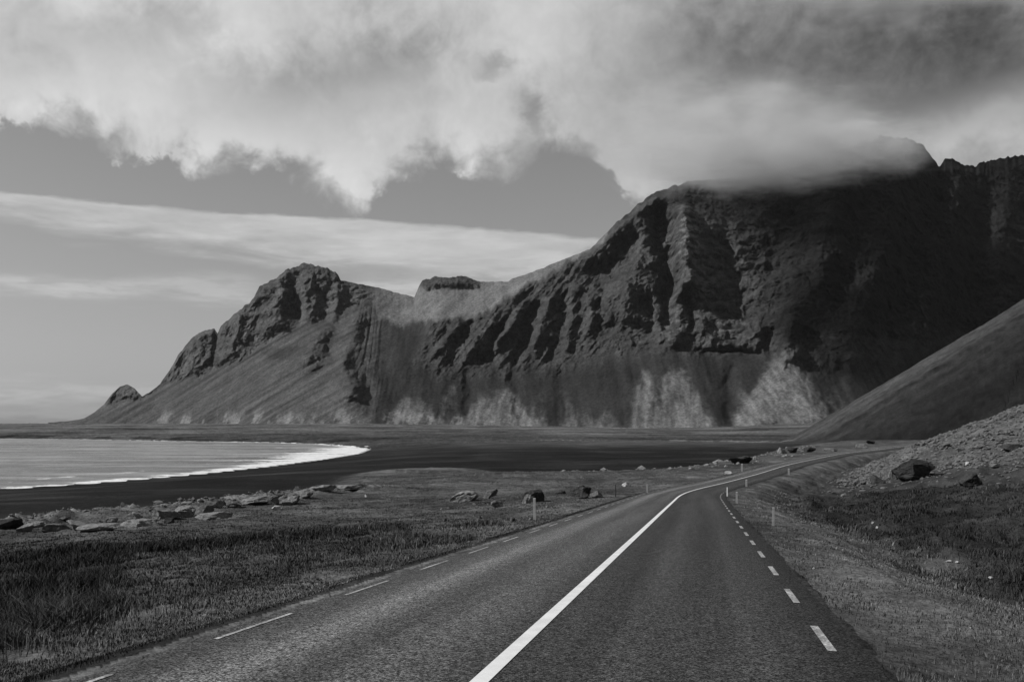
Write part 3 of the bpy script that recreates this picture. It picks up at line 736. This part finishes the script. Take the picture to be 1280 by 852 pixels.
for (lab, px, py, w, h, mt, kw) in [
    ('pale sloping outcrop with a dark cap, leftmost of the meadow rocks', 580, 626, 36, 10, M_rock, dict(tilt=.26, lo=.5)),
    ('dark rough stone just right of the pale sloping meadow outcrop', 613, 622, 20, 9, M_rockmid, dict()),
    ('low dark stone in the grass below the sloping meadow outcrop', 621, 633, 16, 7, M_rockmid, dict(sub=3)),
    ('white streaked broken rock left part of the dark pile behind the roadside post', 656, 628, 13, 10, M_rock, dict(tilt=-.3)),
    ('black rough boulder heap behind the nearest left roadside post', 672, 626, 30, 12, M_rockdark, dict()),
    ('small dark stone between the two dark heaps in the meadow', 700, 616, 14, 4, M_rockdark, dict(sub=3)),
    ('black jagged rock at the right end of the meadow rocks', 726, 619, 30, 10, M_rockdark, dict()),
    ('small black rock in front of the jagged right meadow rock', 729, 622, 13, 5, M_rockdark, dict(sub=3)),
    ('grey broken stones right of the jagged black meadow rock', 747, 621, 17, 7, M_rockmid, dict(sub=3)),
    ('pale stone lying near the left verge before the thin dark post', 780, 607, 8, 4, M_rockpale, dict(sub=3)),
    ('small grey stone low in the gravelly grass under the sloping outcrop', 600, 648, 6, 4, M_rockmid, dict(sub=3)),
    ('dark stone with pale edge in the gravel left of the nearest left post', 640, 650, 8, 4, M_rock, dict(sub=3))]:
    rock('meadow_rock', lab, 'rock', px, py + 1, w, h * 1.3, mt, 2000 + px, group=GM, **dict(dict(rough=.12, cuts=12, lo=.3, depth=.7), **kw))
GR = 'rocks beyond the far bend of the road'
for (lab, px, py, w, h, mt, kw) in [
    ('single white stone beside the road just before the far bend', 910, 593, 9, 5, M_rockpale, dict(sub=3)),
    ('black mound shaped rock beyond the road, left of the pale spike', 932, 579, 34, 10, M_rockdark, dict()),
    ('pale spiky rock under the foot of the scree slope', 980, 567, 12, 9, M_rock, dict(tilt=.3)),
    ('dark crag leaning on the pale spiky rock beyond the road', 992, 566, 15, 8, M_rockdark, dict()),
    ('dark rounded crag right of the pale spiky rock', 1012, 565, 16, 7, M_rockdark, dict()),
    ('low pale stone row piece beyond the road, left of the small dark boulder', 1078, 560, 14, 5, M_rock, dict(flat=True)),
    ('small dark boulder topping the stone row below the scree', 1091, 555, 12, 6, M_rockdark, dict()),
    ('low grey stone by the far road edge under the dark rounded crag', 1040, 564, 14, 4, M_rockmid, dict(sub=3, flat=True))]:
    rock('roadside_rock', lab, 'rock', px, py, w, h, mt, 3000 + px, group=GR, **dict(dict(rough=.1, cuts=12, lo=.35), **kw))
rock('boulder', 'largest black boulder with a flat top on the right hand grassy bank', 'boulder', 1143, 600, 58, 27, M_rockdark, 41, sub=5, depth=.8, rough=.09, sink=.12)
rock('boulder', 'small black boulder just left of the largest boulder', 'boulder', 1098, 605, 18, 12, M_rockdark, 42)
rock('boulder', 'black pointed boulder right of the largest boulder on the bank', 'boulder', 1219, 606, 27, 16, M_rockdark, 47, tilt=.1)
rock('boulder', 'pale narrow rock leaning against the left end of the largest boulder', 'rock', 1117, 600, 9, 14, M_rock, 44, sub=3, tilt=.3)
rock('boulder', 'flat dark boulder lying high on the gravel slope at the right', 'boulder', 1268, 562, 22, 7, M_rockdark, 45, flat=True)
rock('stone', 'small pale stone on the gravel above the pointed black boulder', 'stone', 1210, 581, 6, 4, M_rockpale, 46, sub=3)
for k, (px, py, w, h, lab) in enumerate([
    (1187, 703, 6, 3, 'pale stone in the dark ditch grass, upper of the ditch stones'), (1198, 708, 5, 2.6, 'pale stone just below and right of the upper ditch stone'),
    (1240, 724, 7, 2.6, 'flat pale stone in ditch grass near the right frame edge'), (1091, 657, 4, 3, 'tiny white stone under the dark bank edge in the ditch'),
    (1097, 661, 4, 3, 'tiny white stone just right of its twin under the bank edge'), (1017, 711, 3, 2.2, 'white pebble on the right verge near the edge dashes'),
    (1086, 732, 4, 2.6, 'white pebble on the right verge farther from the road'), (1213, 786, 3, 2, 'white pebble in the grass near the lower right corner')]):
    rock('stone', lab, 'stone', px, py, w, h, M_rockpale, 60 + k, sub=3)

# ------------------------------------------------------------------ marker posts
def marker_post(label, px, py, hpx, wpx, mat, lean=0.0):
    x, y, z, d = hit(px, py)
    h = hpx / F * d + .05; w = wpx / F * d / 2; t = w * .45
    bm = bmesh.new(); rings = []
    for zz, k in ((-.25, 1.0), (0, 1.0), (h * .75, .93), (h, .88)):
        slope = t * .5 if zz == h else 0
        rings.append([bm.verts.new((sx * w * k, sy * t * k, zz + (slope if sy > 0 else -slope))) for sx, sy in ((-1, -1), (1, -1), (1, 1), (-1, 1))])
    for a, b in zip(rings[:-1], rings[1:]):
        for i in range(4): bm.faces.new((a[i], a[(i + 1) % 4], b[(i + 1) % 4], b[i]))
    bm.faces.new(rings[-1]); bm.faces.new(rings[0][::-1])
    bmesh.ops.bevel(bm, geom=[e for e in bm.edges], offset=t * .22, segments=2, affect='EDGES')
    me = bpy.data.meshes.new('marker_post'); bm.to_mesh(me); bm.free(); me.materials.append(mat)
    ob = bpy.data.objects.new('marker_post', me); COL.objects.link(ob)
    ob.location = (x, y, z); ob.rotation_euler = (0, lean, -.2)
    return tag(ob, label, 'marker post', 'marker posts along the road')
marker_post('grey roadside post nearest the camera on the right verge by the ditch', 966.5, 657, 21, 3.2, M_post, .02)
marker_post('grey post second nearest on the right verge, beside the thin white post', 921, 629, 13, 2.8, M_post)
marker_post('thin bright white post at the inside of the bend', 909, 620, 10, 1.5, M_postw)
marker_post('faint grey post right of the road past the thin white post', 933, 608, 8, 2.6, M_post)
marker_post('faint small grey post farthest along the right side of the bend', 986, 593, 7, 2.4, M_post)
marker_post('grey post nearest on the left verge, in front of the black rock heap', 668.5, 650, 26, 3.6, M_post, -.02)
marker_post('thin dark post on the left verge past the meadow rocks', 769.5, 621, 15, 1.2, M_postd)
marker_post('faint grey post on the left verge right of the thin dark post', 809, 615, 9, 2.2, M_post)
marker_post('faint grey post on the far side of the road near the white stone', 927.5, 589, 9, 2.4, M_post)

# ------------------------------------------------------------------ grass
rg = np.random.RandomState(11)
def blades(name, n, az0, az1, r0, r1, dens, hgt, label):
    a = np.radians(rg.uniform(az0, az1, n)); r = np.exp(rg.uniform(math.log(r0), math.log(r1), n))
    x = r * np.sin(a); y = r * np.cos(a)
    z, m = ground(x, y)
    p = dens(x, y, m); k = (rg.uniform(size=n) < p) & m['near'] & ((m['o'] < -3.42) | (m['o'] > 3.22)) & (m['dB'] > -1)
    x, y, z, r = x[k], y[k], z[k], r[k]; m = {q: v[k] for q, v in m.items() if hasattr(v, '__len__')}
    n = len(x); h, alb = hgt(x, y, m); h = h * rg.uniform(.55, 1.25, n); alb = alb * np.exp(rg.normal(0, .38, n))
    w = np.maximum(.003, r * .0004) * rg.uniform(.7, 1.4, n)
    th = rg.uniform(0, math.pi, n); la = rg.uniform(0, 6.283, n) + rg.normal(.5, .6, n) * .3; ll = h * np.abs(rg.normal(.55, .4, n))
    ox, oy = np.cos(th) * w, np.sin(th) * w; lx, ly = np.cos(la) * ll, np.sin(la) * ll * .7
    z = z + EYE
    v = np.empty((n, 5, 3), np.float32)
    v[:, 0] = np.stack([x - ox, y - oy, z - .03], 1); v[:, 1] = np.stack([x + ox, y + oy, z - .03], 1)
    v[:, 2] = np.stack([x + ox * .7 + lx * .35, y + oy * .7 + ly * .35, z + h * .6], 1); v[:, 3] = np.stack([x - ox * .7 + lx * .35, y - oy * .7 + ly * .35, z + h * .6], 1)
    v[:, 4] = np.stack([x + lx, y + ly, z + h], 1)
    i = np.arange(n)[:, None] * 5
    f = np.concatenate([i + [0, 1, 2], i + [0, 2, 3], i + [3, 2, 4]], 0)
    ob = mesh_obj(name, v.reshape(-1, 3), f, M_grass, False, dict(albedo=np.repeat(np.clip(alb, .008, .3), 5)), kind='stuff')
    ob['label'] = label; ob['category'] = 'grass'
def left_d(x, y, m):
    n = fbm(x / 1.6, y / 2.2, 0, 3, 401)
    return np.clip(.75 + .9 * n, .12, 1) * (m['o'] < -3.42) * sm(-m['o'], 3.42, 3.9)
def left_h(x, y, m):
    c, g, a = ground_colour(x, y, m)
    n = fbm(x / 1.1, y / 1.4, 0, 3, 405)
    ed = sm(-m['o'], 4.0, 8.5) * (1 - .75 * sm(y, 38, 60)) * np.clip(1 + 1.1 * fbm(x / 4, y / 7, 0, 3, 407), .15, 2.2)
    return (.03 + .045 * ed + .19 * a['tall']) * (1 + .6 * n), c * (1 + .8 * n) + .004
blades('meadow_grass', 700000, -29, 17, 7, 190, left_d, left_h, 'dark meadow grass between the left lane and the beach rocks')
def right_d(x, y, m):
    n = fbm(x / 1.4, y / 1.8, 0, 3, 411)
    return np.clip(.55 + 1.0 * n, .05, 1) * (m['o'] > 3.25) * (1 - .9 * sm(m['s'], 115, 160) * sm(m['q'], 6, 12)) * (.35 + .65 * sm(m['q'], 1, 5))
def right_h(x, y, m):
    c, g, a = ground_colour(x, y, m)
    n = fbm(x / 1.2, y / 1.5, 0, 3, 415)
    return (.035 + .12 * sm(m['q'], 2.5, 7) * np.clip(1 + 1.2 * fbm(x / 2.6, y / 3.4, 0, 3, 417), .1, 2.4)) * (1 + .8 * n), c * (1 + .8 * n) + .004
blades('bank_grass', 330000, 3, 30, 7, 110, right_d, right_h, 'short dark grass of the right verge, ditch and bank')

# ------------------------------------------------------------------ loose stones of the gravel slope and the shore of the flats
def stones(name, n, reg, size, mat, label, seed):
    rs = np.random.RandomState(seed)
    a = np.radians(rs.uniform(reg[0], reg[1], n)); r = np.exp(rs.uniform(math.log(reg[2]), math.log(reg[3]), n))
    x = r * np.sin(a); y = r * np.cos(a); z, m = ground(x, y)
    k = rs.uniform(size=n) < reg[4](x, y, m); x, y, z, r = x[k], y[k], z[k], r[k]; n = len(x)
    base, f = np.array([(0,0,1),(1,0,0),(0,1,0),(-1,0,0),(0,-1,0),(.7,.7,.5),(-.7,.7,.55),(-.7,-.7,.45),(.7,-.7,.5)], float), \
        np.array([(0,5,6),(0,6,7),(0,7,8),(0,8,5),(5,1,2),(6,2,3),(7,3,4),(8,4,1),(5,2,6),(6,3,7),(7,4,8),(8,1,5)])
    sc_ = size * np.exp(rs.normal(0, .45, n)) * np.clip(r / 60, .35, 2.2)
    v = base[None] * (1 + rs.uniform(-.35, .35, (n, 9, 3))) * sc_[:, None, None] * np.array([1, 1, .8])
    th = rs.uniform(0, 6.28, n); c, s_ = np.cos(th)[:, None], np.sin(th)[:, None]
    v = np.stack([v[..., 0] * c - v[..., 1] * s_ + x[:, None], v[..., 0] * s_ + v[..., 1] * c + y[:, None], v[..., 2] + (z + EYE - .1 * sc_)[:, None]], -1)
    ff = (f[None] + (np.arange(n) * 9)[:, None, None]).reshape(-1, 3)
    ob = mesh_obj(name, v.reshape(-1, 3), ff, mat, False, kind='stuff'); ob['label'] = label; ob['category'] = 'stones'
stones('gravel_stones', 90000, (16, 31, 95, 330, lambda x, y, m: sm(m['s'], 112, 160) * sm(m['q'], 5, 11) * (m['o'] > 0) * (1 - m['cone']) * np.clip(.5 + fbm(x / 6, y / 6, 0, 3, 421), 0, 1)), .075, M_rockmid, 'loose grey stones strewn over the gravel slope at the right', 5)
stones('shelf_stones', 9000, (-4, 24, 90, 330, lambda x, y, m: (m['o'] < -4.5) * np.exp(-((m['dB'] - 3) / 5) ** 2) * m['near'] * (x > 5) * np.clip(.3 + 1.2 * fbm(x / 9, y / 9, 0, 3, 431), 0, 1)), .13, M_rock, 'pale rubble along the edge of the flats past the meadow', 6)
stones('beach_rubble', 9000, (-30, -8, 62, 150, lambda x, y, m: m['near'] * (m['o'] < -9) * np.exp(-((m['dB'] - .5) / 3.5) ** 2) * np.clip(.35 + 1.2 * fbm(x / 6, y / 6, 0, 3, 451), 0, 1)), .10, M_rockmid, 'grey broken rubble between the rocks above the black beach', 9)
stones('verge_stones', 5000, (-6, 6, 28, 90, lambda x, y, m: (m['o'] < -5) * (m['o'] > -22) * m['near'] * np.clip(fbm(x / 7, y / 7, 0, 3, 441) - .05, 0, 1) * .8), .06, M_rockmid, 'small stones scattered in the gravelly grass by the left lane', 8)

# ------------------------------------------------------------------ sun and sky
sun = bpy.data.objects.new('sun', bpy.data.lights.new('sun', 'SUN')); COL.objects.link(sun)
sun.data.energy = 4.6; sun.data.angle = R(.53); sun.data.color = (1, 1, 1)
to_sun = Vector((math.sin(R(SUN_AZ)) * math.cos(R(SUN_EL)), math.cos(R(SUN_AZ)) * math.cos(R(SUN_EL)), math.sin(R(SUN_EL))))
sun.rotation_euler = to_sun.to_track_quat('Z', 'Y').to_euler()

w = bpy.data.worlds.new('World'); sc.world = w; w.use_nodes = True
t = w.node_tree; t.nodes.clear(); n = N(t)
out = n.node('ShaderNodeOutputWorld'); bg = n.node('ShaderNodeBackground'); t.links.new(bg.outputs[0], out.inputs[0])
STR = .1
bg.inputs['Strength'].default_value = STR
sky = n.node('ShaderNodeTexSky', sky_type='NISHITA'); sky.sun_disc = False
sky.sun_elevation = R(SUN_EL); sky.sun_rotation = R(SUN_AZ); sky.air_density = 1.0; sky.dust_density = 1.0
bw = n.node('ShaderNodeRGBToBW'); t.links.new(sky.outputs[0], bw.inputs[0])
dirv = n.coord('Generated'); sp = n.node('ShaderNodeSeparateXYZ'); t.links.new(dirv, sp.inputs[0])
DEG = 180 / math.pi
az = n.mul(n.m('ARCTAN2', sp.outputs[0], sp.outputs[1]), DEG)
el = n.mul(n.m('ARCSINE', sp.outputs[2]), DEG)
def AE(px, py):
    kx, kz = (px - 640) / F, (HY - py) / F
    return math.degrees(math.atan(kx)), math.degrees(math.atan(kz / math.hypot(1, kx)))
def curve(pts):
    """azimuth -> elevation along a line of cloud edge, given in photo pixels"""
    ae = sorted(AE(*p) for p in pts)
    fc = n.node('ShaderNodeFloatCurve'); c = fc.mapping.curves[0]
    ps = [((a + 40) / 80, (e + 5) / 40) for a, e in ae]
    ps = [(0, ps[0][1])] + ps + [(1, ps[-1][1])]
    c.points[0].location = ps[0]; c.points[1].location = ps[-1]
    for q in ps[1:-1]: c.points.new(*q)
    fc.mapping.update()
    n.put(fc.inputs['Value'], n.m('MULTIPLY_ADD', az, 1 / 80, .5))
    return n.m('MULTIPLY_ADD', fc.outputs[0], 40, -5)
big = n.noise(dirv, 7, 7, .58, .6); med = n.noise(dirv, 17, 7, .6, .5); fine = n.noise(dirv, 42, 6, .6, .3)
flatv = n.scalev(dirv, (1, 1, 5.5)); st1 = n.noise(flatv, 9, 7, .58, .4); st2 = n.noise(flatv, 26, 6, .6, .2)
bb, mm, fi, s1, s2 = [n.sub(q, .5) for q in (big, med, fine, st1, st2)]
elw = n.add(el, n.mul(bb, 3.0), n.mul(mm, 3.2), n.mul(fi, 1.5))
azw = n.add(az, n.mul(mm, 5.0), n.mul(bb, 4.0))
def blobn(px, py, rx, ry, amp):
    a, e = AE(px, py); k = math.degrees(1 / F) * .92
    d = n.add(n.m('POWER', n.mul(n.sub(azw, a), 1 / (rx * k)), 2.0), n.m('POWER', n.mul(n.sub(elw, e), 1 / (ry * k)), 2.0))
    return n.mul(n.m('EXPONENT', n.mul(d, -1.0)), amp)
# clear sky, darkened as through a red filter; paler towards the horizon
clear = n.mul(bw.outputs[0], .68)
clear = n.mul(clear, n.ss(el, 0, 14, 1.16, 1.28))
# high thin streaks and the long band of stratus
top = curve([(-200, 236), (0, 238), (100, 248), (250, 262), (400, 270), (550, 281), (740, 296), (900, 315)])
bot = curve([(-200, 262), (0, 268), (70, 285), (130, 296), (250, 314), (400, 330), (520, 345), (640, 352), (720, 330), (760, 312), (900, 330)])
els = n.add(el, n.mul(s1, .9), n.mul(s2, .5))
band = n.mul(n.ss(n.sub(n.add(top, n.mul(mm, .35)), n.add(el, n.mul(s2, .5))), -.05, .22), n.ss(n.sub(n.add(els, n.mul(s1, 1.5)), bot), -.55, .9))
band = n.mul(band, n.ss(az, *[AE(x, 0)[0] for x in (-420, 60)], .55, 1.0))
def streak(px, py, rx, ry, amp):
    a, e = AE(px, py); k = math.degrees(1 / F) * .95
    d = n.add(n.m('POWER', n.mul(n.sub(az, a), 1 / (rx * k)), 4.0), n.m('POWER', n.mul(n.sub(n.add(els, n.mul(s1, 1.2)), e), 1 / (ry * k)), 2.0))
    return n.mul(n.m('EXPONENT', n.mul(d, -1.0)), amp)
thin = n.add(streak(60, 356, 120, 9, .9), streak(255, 357, 70, 12, .55), streak(300, 372, 60, 8, .5), streak(500, 360, 60, 12, 1.0), streak(60, 488, 170, 14, .5), streak(150, 520, 220, 12, .25), streak(600, 345, 60, 10, .6))
thin = n.m('MINIMUM', n.mul(thin, n.ss(st2, .3, .62, .35, 1.15)), 1.0)
L = n.mix(n.mul(thin, .95), clear, 5.3)
L = n.mix(n.mul(band, n.ss(st1, .25, .7, .55, 1.0)), L, n.add(5.5, n.mul(s2, 2.0), n.mul(s1, 1.2)))
# the heavy cloud deck
edge = curve([(-300, 120), (0, 148), (60, 157), (110, 168), (125, 196), (150, 205), (200, 208), (250, 214), (300, 208), (345, 214), (385, 224), (420, 246), (450, 250), (475, 238), (520, 216),
              (560, 212), (610, 222), (650, 214), (690, 196), (730, 200), (760, 220), (795, 252), (830, 262), (900, 300), (1300, 330), (1600, 330)])
softn = n.ss(n.noise(dirv, 11, 3, .5), .35, .65, .35, 2.6)
deck = n.ss(n.sub(n.add(el, n.mul(bb, 2.2), n.mul(mm, 2.6), n.mul(fi, 2.8)), edge), n.mul(softn, -.35), softn)
hole = n.m('MINIMUM', n.add(blobn(655, 148, 18, 38, 1.0), blobn(618, 85, 22, 10, .7), blobn(690, 210, 30, 24, .8), blobn(125, 178, 26, 16, .8), blobn(60, 178, 60, 18, .9)), 1.0)
deck = n.mul(deck, n.sub(1.0, n.mul(hole, .75)))
lum = n.add(n.ss(az, -28, 8, 5.9, 5.0), n.mul(bb, 2.6), n.mul(mm, 3.2), n.mul(fi, 1.9))
for q in [(120, 40, 110, 26, -.9), (40, 95, 60, 30, -.5), (350, 105, 100, 40, -1.5), (470, 75, 80, 40, -1.6), (300, 40, 60, 40, .9), (110, 125, 110, 24, .8), (270, 180, 130, 22, .9),
          (440, 215, 60, 30, .8), (590, 180, 70, 45, 1.0), (660, 60, 60, 60, .8), (560, 20, 90, 40, .5), (790, 190, 50, 60, .3), (760, 110, 60, 70, -.3), (200, 20, 60, 20, -.8),
          (880, 60, 110, 100, -1.6), (1060, 60, 190, 105, -2.7), (1270, 50, 150, 105, -2.3), (1120, 120, 110, 34, -.6), (900, 190, 90, 50, -1.1), (980, 150, 90, 40, -.6), (1240, 155, 60, 26, 1.5), (1150, 178, 90, 22, 1.3), (1330, 150, 60, 60, .6)]:
    lum = n.add(lum, blobn(*q))
lum = n.mul(n.m('SMOOTH_MAX', lum, n.add(1.05, n.mul(mm, 1.6), n.mul(bb, 1.2), n.mul(fi, .8)), .8), n.ss(azw, AE(760, 0)[0], AE(1150, 0)[0], 1.0, .82))
L = n.mix(deck, L, lum)
# behind and overhead the deck is closed and grey
aa = n.m('ABSOLUTE', az)
rear = n.m('MAXIMUM', n.ss(aa, 45, 85), n.ss(el, 30, 48))
dark = n.add(.9, n.mul(n.noise(dirv, 4, 5, .55), .8))
L = n.mix(rear, L, dark)
cc = n.node('ShaderNodeCombineColor')
for i in range(3): n.put(cc.inputs[i], L)
t.links.new(cc.outputs[0], bg.inputs['Color'])

# ------------------------------------------------------------------ cloud lying on the summit, and unseen clouds added for shade
def mat_cloud(n, b, o, den=.009):
    n.t.nodes.remove(b)
    v = n.coord('Object'); sp = n.node('ShaderNodeVectorMath', operation='LENGTH')
    wv = n.node('ShaderNodeTexNoise'); n.t.links.new(v, wv.inputs['Vector']); wv.inputs['Scale'].default_value = 2.2; wv.inputs['Detail'].default_value = 3
    ad = n.node('ShaderNodeVectorMath', operation='MULTIPLY_ADD'); n.t.links.new(wv.outputs['Color'], ad.inputs[0])
    ad.inputs[1].default_value = (1.1, 1.1, 1.1); n.t.links.new(v, ad.inputs[2])
    sb = n.node('ShaderNodeVectorMath', operation='SUBTRACT'); n.t.links.new(ad.outputs[0], sb.inputs[0]); sb.inputs[1].default_value = (.55, .55, .55)
    n.t.links.new(sb.outputs[0], sp.inputs[0])
    f = n.ss(sp.outputs['Value'], .85, .2)
    k = n.ss(n.noise(v, 4.2, 5, .62), .40, .60)
    dn = n.mul(f, n.add(.2, n.mul(k, .9)), den)
    pv = n.node('ShaderNodeVolumePrincipled'); pv.inputs['Color'].default_value = (.87, .87, .87, 1)
    pv.inputs['Anisotropy'].default_value = .2; n.put(pv.inputs['Density'], dn)
    n.t.links.new(pv.outputs[0], o.inputs['Volume'])
M_cloud = material('cloud', mat_cloud)
M_cloudshade = material('added_shade_cloud', lambda n, b, o: mat_cloud(n, b, o, .018))
cv, cf = ICO[4]
M_cloudmid = material('dense_cloud', lambda n, b, o: mat_cloud(n, b, o, .022))
def cloud(px, py, d, rx, ry, rz, m=None):
    ob = mesh_obj('cloud', cv, cf, m or M_cloud, True, kind='stuff')
    ob.location = ((px - 640) / F * d, d, (HY - py) / F * d + EYE); ob.scale = (rx, ry, rz)
    ob['label'] = 'grey cloud lying on the dark mountain summit'; ob['category'] = 'cloud'
    return ob
cloud(925, 170, 2480, 520, 430, 165)
cloud(1055, 188, 2560, 330, 230, 105, M_cloudmid)['label'] = 'dense middle of the grey cloud wrapped round the summit ridge'
cloud(965, 212, 2450, 360, 250, 78, M_cloudmid)['label'] = 'low torn edge of the grey cloud over the left shoulder of the summit'
cloud(1160, -95, 2500, 700, 650, 150, M_cloudshade)['label'] = 'unseen thick grey cloud added high up to shade the summit'  # out of view, added for its shadow on the summit side
cloud(560, -130, 1900, 500, 360, 170, M_cloudshade)['label'] = 'unseen thick grey cloud added above the saddle to shade the right face'  # out of view, added to darken the lower right face
M_cloud.cycles.volume_step_rate = .6; M_cloudshade.cycles.volume_step_rate = 1.0
# ------------------------------------------------------------------ the hazy air
def mat_haze(n, b, o):
    n.t.nodes.remove(b)
    pv = n.node('ShaderNodeVolumePrincipled'); pv.inputs['Color'].default_value = (.9, .9, .9, 1)
    pv.inputs['Density'].default_value = 0.7e-5
    n.t.links.new(pv.outputs[0], o.inputs['Volume'])
hz = np.array([(x, y, z) for z in (-8, 950) for y in (-7200, 7200) for x in (-7200, 7200)], float)
hob = mesh_obj('haze', hz, [(0, 2, 3, 1), (4, 5, 7, 6), (0, 1, 5, 4), (2, 6, 7, 3), (0, 4, 6, 2), (1, 3, 7, 5)], material('haze', mat_haze), False, kind='stuff')
hob['label'] = 'thin pale haze in the air over the bay'; hob['category'] = 'haze'
# ------------------------------------------------------------------ render settings
vs = sc.view_settings
sc.display_settings.display_device = 'sRGB'
vs.view_transform = 'Standard'; vs.look = 'None'; vs.exposure = 0.0; vs.gamma = 1.0; vs.use_curve_mapping = False
sc.cycles.use_denoising = True
sc.cycles.max_bounces = 4; sc.cycles.diffuse_bounces = 2; sc.cycles.glossy_bounces = 2
sc.cycles.volume_bounces = 3
